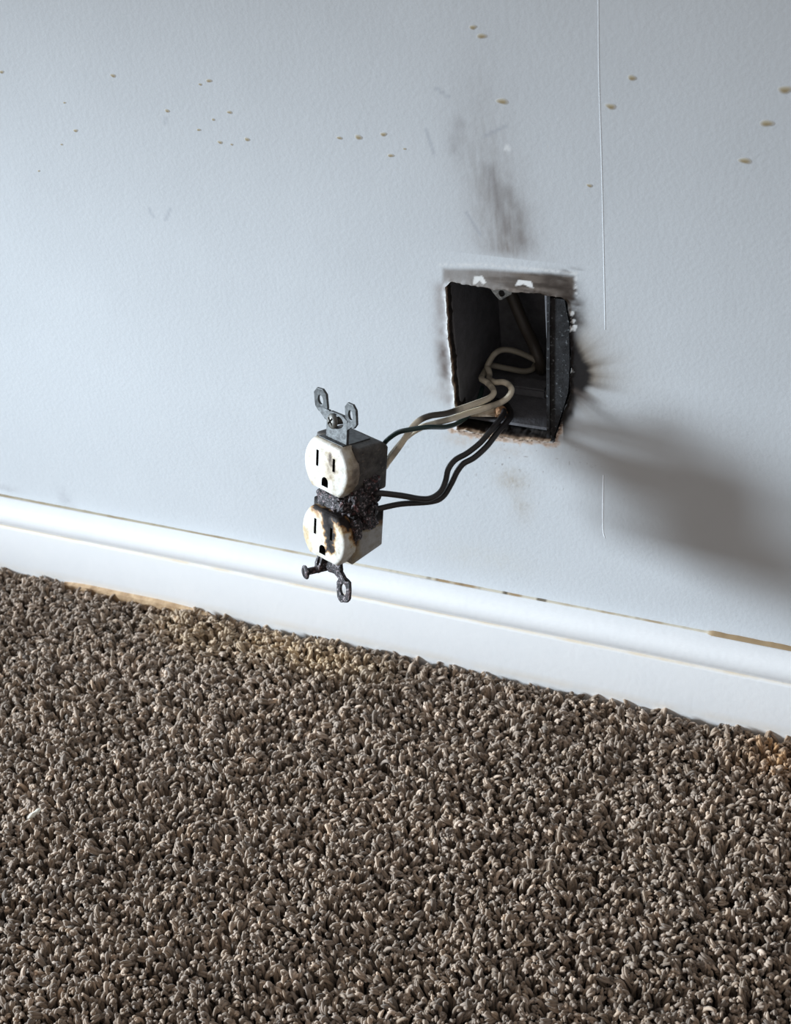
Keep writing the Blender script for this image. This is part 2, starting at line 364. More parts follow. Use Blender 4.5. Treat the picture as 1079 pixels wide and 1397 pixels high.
# plaster thickness of the cut: a ribbon of rings going back 13 mm
nd = len(dense); depths = [0.0, 0.0012, 0.0024, 0.004, 0.0056, 0.0074, 0.0092, 0.011, 0.0127]
ring = []; rcol = []
for q, y in enumerate(depths):
    w = (vnoise(dense[:, 0] * 260 + q * 0.9, dense[:, 1] * 260 + q * 0.7, 30, 4) - 0.5) * (0.0014 if q else 0.0)
    rv = dense + dr / np.linalg.norm(dr, axis=1)[:, None] * (w[:, None] + (0.0002 if q == 0 else 0))
    ring.append(np.c_[rv[:, 0], np.full(nd, y - (0.0006 if q == 0 else 0)), rv[:, 1]])
    nn = vnoise(dense[:, 0] * 420 + q * 0.6, dense[:, 1] * 420 + q * 0.8, 40, 4)[:, None]
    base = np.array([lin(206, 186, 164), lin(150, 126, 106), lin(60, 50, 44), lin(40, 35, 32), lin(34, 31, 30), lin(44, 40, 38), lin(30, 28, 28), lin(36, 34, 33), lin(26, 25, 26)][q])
    if q == 0:
        lft = (dense[:, 0] < -0.012) & (dense[:, 1] > 0.18); b2 = np.where(lft[:, None], np.array([0.72, 0.71, 0.68]), base)
        blk = (dense[:, 0] > 0.026); b2 = np.where(blk[:, None], np.array(lin(34, 32, 33)), b2)
        tp = (dense[:, 1] > 0.255) & ~lft; b2 = np.where(tp[:, None], np.array(lin(104, 94, 84)), b2)
        rcol.append(b2 * (0.7 + 0.5 * nn))
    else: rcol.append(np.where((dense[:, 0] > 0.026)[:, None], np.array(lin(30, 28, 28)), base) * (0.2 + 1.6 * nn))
ringV = np.concatenate(ring); a = np.arange(nd); b = (a + 1) % nd
rq = np.concatenate([np.stack([nfront + k * nd + a, nfront + k * nd + b, nfront + (k + 1) * nd + b, nfront + (k + 1) * nd + a], -1) for k in range(len(depths) - 1)])
V = np.concatenate([V, ringV]); colr = np.concatenate([colf, np.concatenate(rcol)])
me = np_mesh('wall_back', V, np.concatenate([quads, rq])); set_col(me, colr)
wall = obj('wall_back', me, M_wall, kind='structure')
# unseen dark box added behind the plasterboard to stop light leaking through gaps
bm = bmesh.new(); bmesh.ops.create_cube(bm, size=1)
for v in bm.verts: v.co = Vector((v.co.x * 2.8 - 0.1, v.co.y * 0.09 + 0.0578, v.co.z * 2.4 + 1.2))
bmesh.ops.delete(bm, geom=[f for f in bm.faces if f.calc_center_median().y < 0.02], context='FACES')
obj('wall_light_block', bm_mesh(bm, 'wall_light_block'), M_sub, wall)

# dried drips and spatters on the wall, each its own thin bead
def drip_mesh(seed):
    r = random.Random(seed); n = 18; V = [(0, -0.00035, -0.1e-3)]; cl = [lin(158, 142, 110)]
    for k, (s, y) in enumerate(((0.45, -0.00032), (0.8, -0.00016), (1.0, 0.00004))):
        for i in range(n):
            t = 2 * math.pi * i / n; rad = s * (1 + 0.10 * math.sin(2 * t + seed) + 0.07 * math.sin(3 * t + 2 * seed))
            V.append((0.001 * rad * math.cos(t), y, 0.001 * rad * math.sin(t) * (0.55 if math.sin(t) > 0 else 0.62)))
            low = 0.5 - 0.5 * math.sin(t)
            c0 = np.array(lin(186, 178, 158)) * (1 - low) + np.array(lin(156, 140, 112)) * low
            cl.append(tuple(c0 if k < 1 else c0 * (0.5 if k == 1 else 0.12) + CLEAN * (0.5 if k == 1 else 0.88)))
    fc = [(0, 1 + (i + 1) % n, 1 + i) for i in range(n)]
    for k in range(2):
        for i in range(n): fc.append((1 + k * n + i, 1 + k * n + (i + 1) % n, 1 + (k + 1) * n + (i + 1) % n, 1 + (k + 1) * n + i))
    me = bpy.data.meshes.new('dried_drip'); me.from_pydata(V, [], fc); me.polygons.foreach_set('use_smooth', [True] * len(fc))
    set_col(me, np.array(cl)); me.materials.append(M_drip); return me
drips = [drip_mesh(s) for s in range(5)]
for k, (px, py, w) in enumerate([(645, 37, 6), (657, 49, 7.5), (685, 138, 9), (833, 145, 8), (862, 106, 7), (1071, 122, 10), (1046, 168, 9.5), (1016, 219, 9), (804, 253, 5),
        (489, 187, 7), (523, 183, 6), (533, 212, 5.5), (463, 188, 5), (154, 103, 5.5), (228, 151, 5), (103, 178, 5), (285, 110, 5.5), (313, 153, 5), (300, 194, 5), (337, 190, 5.5),
        (2, 98, 5), (88, 140, 3), (84, 197, 3), (273, 115, 3.5), (291, 163, 3.5), (53, 233, 3), (271, 177, 4), (552, 203, 3), (316, 197, 3)]):
    p = at(px, py, 0); o = obj('dried_drip', drips[k % 5], parent=wall)
    s = w / 3.0; o.location = (p[0], -0.00004, p[2]); o.scale = (s, min(s, 2.0) * 0.22, s)

def catmull(P, n=10):
    P = np.asarray(P, float); Q = np.vstack([2 * P[0] - P[1], P, 2 * P[-1] - P[-2]]); out = []
    for i in range(1, len(Q) - 2):
        for t in np.arange(n) / n:
            out.append(0.5 * ((2 * Q[i]) + (-Q[i - 1] + Q[i + 1]) * t + (2 * Q[i - 1] - 5 * Q[i] + 4 * Q[i + 1] - Q[i + 2]) * t * t + (-Q[i - 1] + 3 * Q[i] - 3 * Q[i + 1] + Q[i + 2]) * t ** 3))
    out.append(P[-1]); return np.array(out)
def tube(name, P, rad, colfn=None, nside=10, n=8, smooth_pts=True, flat=None):
    P = catmull(P, n) if smooth_pts and len(P) < 60 else np.asarray(P, float); m = len(P)
    T = np.gradient(P, axis=0); T /= np.linalg.norm(T, axis=1)[:, None]
    up = np.array([0.3, 0.2, 0.9]); N = np.cross(T[0], up); N /= np.linalg.norm(N); Vs = []
    th = np.arange(nside) * 2 * math.pi / nside; rads = rad(np.linspace(0, 1, m)) if callable(rad) else np.full(m, rad)
    for i in range(m):
        N = N - T[i] * (N @ T[i]); N /= np.linalg.norm(N); B = np.cross(T[i], N)
        Vs.append(P[i] + rads[i] * (np.cos(th)[:, None] * N + np.sin(th)[:, None] * B))
    V = np.concatenate(Vs + [P[:1] - T[:1] * rads[0] * 0.3, P[-1:] + T[-1:] * rads[-1] * 0.3]); a = np.arange(nside); b = (a + 1) % nside
    q = np.concatenate([np.stack([i * nside + a, i * nside + b, (i + 1) * nside + b, (i + 1) * nside + a], -1) for i in range(m - 1)])
    e = len(V); tr = np.concatenate([np.stack([np.full(nside, e - 2), b, a], -1), np.stack([np.full(nside, e - 1), (m - 1) * nside + a, (m - 1) * nside + b], -1)])
    if flat: V[:, 1] = (V[:, 1] + 0.0001) * flat - 0.00005
    me = np_mesh(name, V, [q, tr])
    if colfn is not None:
        s = np.concatenate([np.repeat(np.linspace(0, 1, m), nside), [0, 1]]); set_col(me, colfn(s, V))
    return me

# hair-thin white paint run down the wall
P = [at(*p, -0.0001) for p in ((816, -30), (817, 100), (820, 200), (823, 320), (825.5, 450))]
obj('paint_run', tube('paint_run', P, 0.00027, lambda s, V: np.tile((0.70, 0.73, 0.76), (len(s), 1)), 6, 6, flat=0.12), M_drip, wall)
P = [at(*p, -0.0001) for p in ((823, 648), (822.5, 690), (822.5, 722), (825, 734))]
obj('paint_run', tube('paint_run', P, 0.0003, lambda s, V: np.tile((0.82, 0.85, 0.88), (len(s), 1)), 6, 6, flat=0.12), M_drip, wall)

# ------------------------------------------------------------------ baseboard, caulk, floor
prof = [(-0.0002, -0.014), (-0.0122, -0.014), (-0.0124, 0.004), (-0.0124, 0.0372), (-0.0120, 0.0382), (-0.0110, 0.0388), (-0.0110, 0.0394), (-0.0118, 0.0408), (-0.0125, 0.0428), (-0.0128, 0.0448),
        (-0.0128, 0.0466), (-0.0124, 0.0488), (-0.0112, 0.0512), (-0.0092, 0.0532), (-0.0066, 0.0545), (-0.0036, 0.0553), (-0.0002, 0.0556)]
prof = np.array(prof)
xs = np.concatenate([[-1.5, -0.9], np.arange(-0.5, 0.36, 0.02), [0.7, 1.3]]); m = len(prof)
Vb = np.array([(x, y, z + 0.00025 * math.sin(x * 23)) for x in xs for y, z in prof])
ii = np.arange(len(xs) - 1)[:, None] * m; jj = np.arange(m - 1)[None]
qb = np.stack([ii + jj, ii + jj + 1, ii + m + jj + 1, ii + m + jj], -1).reshape(-1, 4)
me = np_mesh('baseboard_back', Vb, qb); me.set_sharp_from_angle(angle=math.radians(50))
bb = obj('baseboard_back', me, M_base, kind='structure')
# caulk line, stained and split, between baseboard and wall
cx = np.arange(-0.5, 0.36, 0.0015); n1 = vnoise(cx * 230, cx * 0 + 3.5, 51, 4); n2 = vnoise(cx * 70, cx * 0 + 8.5, 52, 5)
hgt = 0.0002 + 0.0006 * n1
tear = smooth01((cx - at(962, 882, 0)[0]) / 0.004); hgt = hgt + tear * 0.0009 * (0.6 + 0.8 * vnoise(cx * 200, cx * 0, 58, 2))
mid = np.exp(-((cx - at(690, 830, 0)[0]) / 0.05) ** 2)
stain = np.clip(0.25 + 1.2 * smooth01((n2 - 0.45) / 0.2) * (0.4 + mid) + tear, 0, 1)
cc = np.array(lin(204, 200, 186)) * (1 - stain[:, None]) + np.array(lin(150, 128, 98)) * stain[:, None]
dk = smooth01((n1 - 0.58) / 0.1) * (0.2 + 0.8 * mid) * (1 - tear); cc = cc * (1 - dk[:, None]) + np.array(lin(74, 64, 48)) * dk[:, None]
dkl = smooth01((at(470, 780, 0)[0] - cx) / 0.12) * 0.55; cc = cc * (1 - dkl[:, None]) + np.array(lin(132, 120, 92)) * dkl[:, None]
Vc = np.concatenate([np.c_[cx, np.full(len(cx), -0.0012) - tear * 0.0012, np.full(len(cx), 0.0556)], np.c_[cx, np.full(len(cx), -0.0008) - tear * 0.0008, 0.0559 + hgt * 0.6], np.c_[cx, np.full(len(cx), 0.0002), 0.0560 + hgt]])
k = len(cx); a = np.arange(k - 1); qc = np.concatenate([np.stack([a + r * k, a + 1 + r * k, a + 1 + (r + 1) * k, a + (r + 1) * k], -1) for r in (0, 1)])
me = np_mesh('caulk_line', Vc, qc); set_col(me, np.concatenate([cc] * 3)); obj('caulk_line', me, M_caulk, bb, label='cracked tan and brown stained caulk line')
bm = bmesh.new(); bmesh.ops.create_uvsphere(bm, u_segments=10, v_segments=6, radius=0.0011)
nail = obj('nail_head', bm_mesh(bm, 'nail_head', True), mat_sooty('rusty_nail', lin(120, 50, 40), lin(80, 30, 26), lin(140, 70, 60)), bb); nail.location = at(1060, 936, -0.0104); nail.scale = (1.5, 0.4, 0.9)

bm = bmesh.new(); vs = [bm.verts.new(p) for p in ((-1.5, 0, -0.013), (1.3, 0, -0.013), (1.3, -2.4, -0.013), (-1.5, -2.4, -0.013))]; bm.faces.new(vs)
floor = obj('floor', bm_mesh(bm, 'floor'), M_sub, kind='structure')
# bare strip of wood seen where the carpet has drawn away from the baseboard
P0, P1 = on_floor(95, 780, 0.0), on_floor(290, 826, 0.0)
bm = bmesh.new(); n = 14; rows = []
for i in range(n + 1):
    x = P0[0] + (P1[0] - P0[0]) * i / n; e = 0.0026 * math.sin(math.pi * i / n) ** 0.6 + 0.0003 * math.sin(i * 7.1)
    rows.append([bm.verts.new((x, -0.0109, -0.012)), bm.verts.new((x, -0.0111, -0.002 + e)), bm.verts.new((x, -0.0150, -0.003 + e * 0.8)), bm.verts.new((x, -0.0155, -0.012))])
for i in range(n):
    for j in range(3): bm.faces.new((rows[i][j], rows[i][j + 1], rows[i + 1][j + 1], rows[i + 1][j]))
for r in (rows[0], rows[-1]): bm.faces.new(r)
obj('tack_strip', bm_mesh(bm, 'tack_strip'), M_wood, floor, label='pale strip of bare wood showing between baseboard and carpet')

# ------------------------------------------------------------------ carpet: twisted yarn tufts
x0, x1, y0, y1, pitch = -0.46, 0.27, -0.37, -0.0135, 0.0030
ux, uy = np.meshgrid(np.arange(x0, x1, pitch), np.arange(y0, y1, pitch * 0.92), indexing='ij')
bx = (ux + rng.normal(0, 0.0010, ux.shape)).ravel(); by = (uy + rng.normal(0, 0.0010, uy.shape)).ravel()
k = by < -0.0130; bx, by = bx[k], by[k]; nt = len(bx)
lumps = vnoise(bx * 45, by * 45, 61, 3); lean_a = vnoise(bx * 28, by * 28, 62, 2) * 4 * math.pi
ang = lean_a + rng.normal(0, 1.3, nt); tilt = np.clip(rng.normal(0.0034, 0.0020, nt), 0.0003, 0.0075)
hh = 1.0 + 0.30 * (lumps - 0.5) * 2 + rng.normal(0, 0.09, nt)
edge = smooth01((-0.013 - by) / 0.012); hh = hh * (0.82 + 0.18 * edge)
gapx = np.exp(-((bx - (P0[0] + P1[0]) / 2) / 0.045) ** 2) * smooth01((by + 0.026) / 0.010); hh = hh - gapx * 0.14
tone = np.exp(rng.normal(0, 0.28, nt))[:, None] * (0.85 + 0.3 * vnoise(bx * 14, by * 14, 64, 3))[:, None]
warm = rng.random(nt)[:, None]
tc = (np.array([0.300, 0.222, 0.158]) * (1 - warm) + np.array([0.310, 0.245, 0.195]) * warm) * tone
# pale sawdust-like grit caught in the pile near the baseboard
dust = np.zeros(nt)
for px, py, ax, ay, kk in ((280, 862, .035, .016, .65), (370, 878, .03, .014, .8), (440, 898, .03, .012, 1.0), (490, 905, .02, .010, .7), (230, 846, .02, .012, .5), (1060, 1032, .018, .014, 1.0), (1010, 1040, .012, .010, .4)):
    p = on_floor(px, py, 0); dust = np.maximum(dust, kk * np.exp(-((bx - p[0]) / ax) ** 2 - ((by - p[1]) / ay) ** 2))
dm = (dust * (0.35 + 1.1 * vnoise(bx * 220, by * 220, 66, 2)) * rng.uniform(0.5, 1.1, nt)).clip(0, 0.9)[:, None]
tan = np.where((bx > 0.05)[:, None], np.array(lin(176, 134, 88)), np.array(lin(202, 176, 138)))
tc = tc * (1 - dm) + tan * dm
def tuft_mesh(seed):
    """one cut tuft: two plies of yarn twisted round each other, leaning and curling to its tip"""
    r = random.Random(seed); lean = r.uniform(0.0012, 0.0062); curl = r.uniform(-1.6, 1.6); turns = r.choice([-1, 1]) * r.uniform(4.5, 7.0); a0 = 0.0; L = r.uniform(0.0105, 0.0125)
    nr, ns = 12, 6; V = []; Fq = []; Ft = []; drop = r.uniform(0.0, 0.9) * (lean / 0.0062)
    axis = []
    for q in range(nr):
        t = q / (nr - 1); aa = a0 + curl * t; b = lean * t ** 1.7 * 1.2
        axis.append(np.array([b * math.cos(aa), b * math.sin(aa), L * (math.sin(t * (1.35 + 0.75 * drop)) / 1.0)]))
    axis = np.array(axis); T = np.gradient(axis, axis=0); T /= np.linalg.norm(T, axis=1)[:, None]
    for ply in (0, 1):
        base = len(V)
        for q in range(nr):
            t = q / (nr - 1); N = np.cross(T[q], [0.31, 0.93, 0.1]); N /= np.linalg.norm(N); B = np.cross(T[q], N)
            ph = turns * t + ply * math.pi; spread = 0.00066 * (0.8 + 0.5 * t ** 3); c = axis[q] + spread * (math.cos(ph) * N + math.sin(ph) * B)
            rr = 0.00088 * (1 + 0.10 * math.sin(9 * t + ply)) * (1.0 if q < nr - 2 else (0.92 if q == nr - 2 else 0.5))
            for k in range(ns):
                th = 2 * math.pi * k / ns; V.append(c + rr * (math.cos(th) * N + math.sin(th) * B))
        V.append(c + T[-1] * 0.00035); tip = len(V) - 1
        for q in range(nr - 1):
            for k in range(ns): k2_ = (k + 1) % ns; Fq.append((base + q * ns + k, base + q * ns + k2_, base + (q + 1) * ns + k2_, base + (q + 1) * ns + k))
        for k in range(ns): Ft.append((base + (nr - 1) * ns + k, base + (nr - 1) * ns + (k + 1) % ns, tip))
    me = np_mesh('yarn_tuft', np.array(V), [np.array(Fq), np.array(Ft)]); me.materials.append(M_carpet); return me
pts = np.c_[bx, by, np.full(nt, -0.0128)]
me = bpy.data.meshes.new('carpet'); me.vertices.add(nt); me.vertices.foreach_set('co', pts.astype(np.float32).ravel())
set_col(me, tc, 'yarn')
for nm, val in (('turn', ang), ('size', hh), ('fat', rng.normal(1.0, 0.11, nt).clip(0.75, 1.3))):
    a = me.attributes.new(nm, 'FLOAT', 'POINT'); a.data.foreach_set('value', val.astype(np.float32))
a = me.attributes.new('pick', 'INT', 'POINT'); a.data.foreach_set('value', rng.integers(0, 14, nt).astype(np.int32))
carpet = obj('carpet', me, M_carpet, kind='stuff', label='brown and taupe twist pile carpet covering the floor below the baseboard', category='carpet')
ng = bpy.data.node_groups.new('carpet_pile', 'GeometryNodeTree')
ng.interface.new_socket('Geometry', in_out='INPUT', socket_type='NodeSocketGeometry'); ng.interface.new_socket('Geometry', in_out='OUTPUT', socket_type='NodeSocketGeometry')
gi, go = ng.nodes.new('NodeGroupInput'), ng.nodes.new('NodeGroupOutput'); jn = ng.nodes.new('GeometryNodeJoinGeometry')
def named(nm, typ):
    x = ng.nodes.new('GeometryNodeInputNamedAttribute'); x.data_type = typ; x.inputs['Name'].default_value = nm; return x.outputs['Attribute']
for q in range(13, -1, -1):
    src_o = bpy.data.objects.new('yarn_tuft', tuft_mesh(q + 5)); oi = ng.nodes.new('GeometryNodeObjectInfo'); oi.inputs['Object'].default_value = src_o
    g2 = ng.nodes.new('GeometryNodeGeometryToInstance'); ng.links.new(oi.outputs['Geometry'], g2.inputs[0]); ng.links.new(g2.outputs[0], jn.inputs[0])
ip = ng.nodes.new('GeometryNodeInstanceOnPoints'); m2p = ng.nodes.new('GeometryNodeMeshToPoints')
ng.links.new(gi.outputs[0], m2p.inputs[0]); ng.links.new(m2p.outputs[0], ip.inputs['Points']); ng.links.new(jn.outputs[0], ip.inputs['Instance'])
ip.inputs['Pick Instance'].default_value = True; ng.links.new(named('pick', 'INT'), ip.inputs['Instance Index'])
cr = ng.nodes.new('ShaderNodeCombineXYZ'); ng.links.new(named('turn', 'FLOAT'), cr.inputs[2]); ng.links.new(cr.outputs[0], ip.inputs['Rotation'])
cs = ng.nodes.new('ShaderNodeCombineXYZ'); f_ = named('fat', 'FLOAT'); ng.links.new(f_, cs.inputs[0]); ng.links.new(f_, cs.inputs[1]); ng.links.new(named('size', 'FLOAT'), cs.inputs[2]); ng.links.new(cs.outputs[0], ip.inputs['Scale'])
ng.links.new(ip.outputs[0], go.inputs[0])
md = carpet.modifiers.new('pile', 'NODES'); md.node_group = ng

# ------------------------------------------------------------------ electrical box in the wall
def poly_prism(name, outer, y0, y1, mat, parent, holes=(), smooth=False, to=None):
    """plate from a 2-D outline (a, b) with holes, extruded between depths; to(a, b, d) places it"""
    bm = bmesh.new(); to = to or (lambda a, b, d: (a, d, b)); es = []; loops = []
    for L in [outer, *holes]:
        v = [bm.verts.new(to(p[0], p[1], y0)) for p in L]; loops.append(v)
        es += [bm.edges.new((v[i], v[(i + 1) % len(v)])) for i in range(len(v))]
    bmesh.ops.triangle_fill(bm, use_beauty=True, edges=es)
    fr = bm.faces[:]; back = {}
    for v in [v for L in loops for v in L]: back[v] = None
    for L, src in zip(loops, [outer, *holes]):
        for v, p in zip(L, src): back[v] = bm.verts.new(to(p[0], p[1], y1))
    for f in fr: bm.faces.new([back[v] for v in reversed(f.verts)])
    for L in loops:
        for i in range(len(L)):
            p, q = L[i], L[(i + 1) % len(L)]; bm.faces.new((p, q, back[q], back[p]))
    return obj(name, bm_mesh(bm, name, smooth, 40 if smooth else None), mat, parent)
yb = 0.0065
rimp = [at(618, 388, yb), at(747, 400, yb), at(746, 579, yb), at(627, 571, yb)]      # TL TR BR BL, front of the box
rx0, rx1 = (rimp[0][0] + rimp[3][0]) / 2, (rimp[1][0] + rimp[2][0]) / 2
rz0, rz1 = (rimp[2][2] + rimp[3][2]) / 2, (rimp[0][2] + rimp[1][2]) / 2
BOX = empty('outlet_box', (0, yb, rz0), 'soot-blackened electrical box recessed in the cut opening of the wall', 'electrical box')
inv = Matrix.Translation((0, -yb, -rz0))
def boxobj(name, me, mat, **p):
    o = obj(name, me, mat, BOX, **p); o.matrix_parent_inverse = inv; return o
bm = bmesh.new(); depth = 0.062
fo = [(rx0 - .0018, rz1 + .0018), (rx1 + .0018, rz1 + .0018), (rx1 + .0018, rz0 - .0018), (rx0 - .0018, rz0 - .0018)]
fi = [(rx0, rz1), (rx1, rz1), (rx1, rz0), (rx0, rz0)]
mk = lambda L, y, s=0.0: [bm.verts.new((a + (0 if s == 0 else (-s if a > 0 else s)), y, b)) for a, b in L]
A, B_, Cc, D_ = mk(fo, yb), mk(fi, yb), mk(fi, yb + depth, 0.002), mk(fo, yb + depth + .002, 0.001)
for i in range(4):
    j = (i + 1) % 4
    bm.faces.new((A[i], A[j], B_[j], B_[i])); bm.faces.new((B_[i], B_[j], Cc[j], Cc[i])); bm.faces.new((A[i], D_[i], D_[j], A[j]))
bm.faces.new(Cc); bm.faces.new(D_[::-1])
bmesh.ops.bevel(bm, geom=[e for e in bm.edges if abs(e.verts[0].co.y - yb) < 1e-5 and abs(e.verts[1].co.y - yb) < 1e-5], offset=0.0004, segments=1, affect='EDGES')
boxobj('box_shell', bm_mesh(bm, 'box_shell'), M_box)
# side flange to the right of the opening, flush with the wall
fl = [at(px, py, 0.0022)[[0, 2]] for px, py in ((748.5, 407), (757, 407), (770, 409), (776, 440), (777, 500), (775, 535), (766, 565), (756, 596), (749, 597))]
o = poly_prism('side_flange', fl, 0.0022, 0.0060, M_flange, BOX); o.matrix_parent_inverse = inv
rib = [at(px, py, 0.0016)[[0, 2]] for px, py in ((746.5, 398), (750.5, 399), (750.0, 500), (750, 596), (746, 597), (745.5, 500))]
o = poly_prism('rim_edge', rib, 0.0012, 0.0075, M_flange, BOX); o.matrix_parent_inverse = inv
o['label'] = 'scraped grey inner rim edge'
# screw tab hanging from the top of the box
tc_ = at(683, 398, yb - 0.001); sc = 0.00037
tabo = [(-15, 6), (17, 6), (15, -2), (6, -8), (2, -12), (-2, -13), (-6, -9), (-12, -1)]
th_ = [(1.5 + 4.5 * math.cos(t), -2.2 + 5.4 * math.sin(t)) for t in np.linspace(0, 2 * math.pi, 14, endpoint=False)]
o = poly_prism('screw_tab', [(tc_[0] + a * sc, tc_[2] + b * sc) for a, b in tabo], yb - 0.0012, yb + 0.0006, M_tab, BOX, [[(tc_[0] + a * sc, tc_[2] + b * sc) for a, b in th_]])
o.matrix_parent_inverse = inv; o['label'] = 'sooty steel tab with a round screw hole'
# knockout clamp at the bottom of the box
bm = bmesh.new(); bmesh.ops.create_cube(bm, size=1)
for v in bm.verts: v.co = Vector((v.co.x * 0.020 + 0.004, v.co.y * 0.010 + 0.036, v.co.z * 0.006 + rz0 + 0.003))
bmesh.ops.bevel(bm, geom=bm.edges[:], offset=0.001, segments=2, affect='EDGES'); boxobj('cable_clamp', bm_mesh(bm, 'cable_clamp'), M_box)

# broken plaster lying on the floor of the box
def rock(name, size, seed, mat, loc, rot, label, cat, group=None):
    bm = bmesh.new(); bmesh.ops.create_icosphere(bm, subdivisions=2, radius=1)
    for v in bm.verts:
        n = mnoise.noise(v.co * 1.7 + Vector((seed * 3.1, 0, 0))); v.co *= 1 + 0.35 * n
        v.co = Vector([max(-0.72, min(0.72, c)) * s for c, s in zip(v.co, size)])
    o = obj(name, bm_mesh(bm, name, False), mat); o.location = loc; o.rotation_euler = rot
    o['label'] = label; o['category'] = cat
    if group: o['group'] = group
    return o
zf = rz0 + 0.0012
p = at(655, 566, yb + 0.012); rock('plaster_chunk', (0.0165, 0.0058, 0.0024), 2, M_chunk, (p[0] + 0.0012, yb + 0.0016, zf + 0.0022), (0, -0.06, 0.1), 'pale wedge of broken plaster on the bottom of the blackened box', 'plaster')
p = at(677, 570, yb + 0.004); rock('paper_scrap', (0.0040, 0.0040, 0.0034), 5, mat_sooty('torn_paper', lin(206, 170, 134), lin(160, 116, 84), lin(226, 200, 170), 0.4), (p[0] + 0.0036, yb + 0.0022, zf + 0.0034), (0.2, 0.3, 0.5), 'small orange tan scrap beside the black wires in the box', 'scrap')

# ------------------------------------------------------------------ duplex outlet hanging by its wires
DEV = (-0.07020408545041026, -0.07088440930523117, 0.16989739437217086)
RD = [[0.9134275721169658, 0.04179534788534886, -0.40484962565333804], [-0.39826160420309165, 0.29681750018847625, -0.867921117498269], [0.0838913887957833, 0.9540191405192071, 0.28776677085603225]]
OUT = empty('duplex_outlet', DEV, 'burnt duplex outlet hanging out of the wall by its wires', 'outlet', rot=RD)
mmv = lambda u, v, w: (u / 1000, v / 1000, w / 1000)
RDn = np.array(RD); dev_pt = lambda u, v, w: np.array(DEV) + RDn @ (np.array((u, v, w)) / 1000)

def face_outline(r=17.3, cut=14.4, rc=1.5, n=22, dx=0):
    a0 = math.asin(cut / r); pts = []
    for s, b in ((1, 0), (-1, math.pi)):
        for t in np.linspace(-a0 + 0.06, a0 - 0.06, n): pts.append((r * math.cos(t + b), r * math.sin(t + b)))
    return pts
def make_face(v0, mat):
    out = face_outline(); bm = bmesh.new()
    def ringv(scale, w): return [bm.verts.new(mmv(u * scale, v0 + v * scale, w)) for u, v in out]
    r0, r1, r2, r3, r4 = ringv(0.99, -2), ringv(1.0, 3.6), ringv(0.985, 5.0), ringv(0.945, 5.9), ringv(0.88, 6.2)
    for A, B in ((r0, r1), (r1, r2), (r2, r3), (r3, r4)):
        for i in range(len(A)): j = (i + 1) % len(A); bm.faces.new((A[i], A[j], B[j], B[i]))
    bm.faces.new(r0[::-1])
    slots = [[(-7.3, 7.9), (-5.4, 7.9), (-5.4, -1.0), (-7.3, -1.0)], [(5.4, 7.0), (7.3, 7.0), (7.3, -0.2), (5.4, -0.2)],
             [(-2.5, -10.6)] + [(2.5 * math.cos(t) * -1, -7.9 + 2.6 * math.sin(t)) for t in np.linspace(0, math.pi, 9)] + [(2.5, -10.6)]]
    es = [bm.edges.get((r4[i], r4[(i + 1) % len(r4)])) for i in range(len(r4))]; hl = []
    for L in slots:
        h = [bm.verts.new(mmv(u, v0 + v, 6.2)) for u, v in L]; hl.append((h, L)); es += [bm.edges.new((h[i], h[(i + 1) % len(h)])) for i in range(len(h))]
    bmesh.ops.triangle_fill(bm, use_beauty=True, edges=es)
    dark = []
    for h, L in hl:
        d = [bm.verts.new(mmv(u, v0 + v, 1.5)) for u, v in L]
        for i in range(len(h)): j = (i + 1) % len(h); dark.append(bm.faces.new((h[i], h[j], d[j], d[i])))
        dark.append(bm.faces.new(d))
    bmesh.ops.recalc_face_normals(bm, faces=bm.faces[:])
    for f in dark: f.material_index = 1
    me = bpy.data.meshes.new('receptacle_face'); bm.to_mesh(me); bm.free()
    me.polygons.foreach_set('use_smooth', [True] * len(me.polygons)); me.set_sharp_from_angle(angle=math.radians(38))
    o = obj('receptacle_face', me, None, OUT); me.materials.append(mat); me.materials.append(M_black); return o
WHITE = (0.585, 0.575, 0.545)
m_up = mat_burnt('upper_face_plastic', WHITE, [((18, 30, -2), (19, 6, -2), 8.5, 0.55), ((-9, 35, 0), (12, 35, 0), 6.5, 0.42), ((4.2, 25, 6.2), (6.4, 21, 6.2), 2.6, 0.34), ((-6, 3.5, 3), (14, 3.5, 2), 3.2, 0.55), ((2, 20, 6.2), (2, 15, 6.2), 4.5, 0.17), ((19, 22, 0), (17.5, 12, 1), 6, 0.7), ((3.0, 26.5, 6.2), (6.4, 21, 6.2), 3.6, 0.70), ((1, 21, 6.2), (4, 17, 6.2), 4.0, .3), ((-15, 10, 5), (-9, 6, 5), 3, .25)],
                 [(0.0, (1, 1, 1)), (0.14, (0.84, 0.76, 0.64)), (0.34, (0.46, 0.39, 0.33)), (0.6, (0.20, 0.17, 0.15)), (1.0, (0.06, 0.05, 0.05))])
m_lo = mat_burnt('lower_face_plastic', WHITE, [((-8, -3.2, 5), (14, -3.2, 4), 6.2, 0.85), ((2.0, -6, 6.2), (5.4, -17, 6.2), 5.8, 1.0), ((5.4, -17, 6.2), (6.0, -24, 6.2), 4.4, 0.95), ((19, -6, -2), (18, -16, -2), 6.0, 0.8), ((-17, -12, 4), (-15, -30, 4), 3.0, 0.2), ((2, -27, 6.2), (5, -25, 6.2), 2.4, 0.5), ((-9, -7, 6.2), (-5, -8, 6.2), 4.0, 0.3), ((6, -5, 4), (16, -8, 3), 6.0, 0.8), ((-15, -20, 5), (-10, -31, 5), 4.0, 0.22)])
fu = make_face(19.4, m_up); fu['label'] = 'white upper face scorched brown at its edges'
fl_ = make_face(-19.4, m_lo); fl_['label'] = 'white lower face with a black burn through its slot'

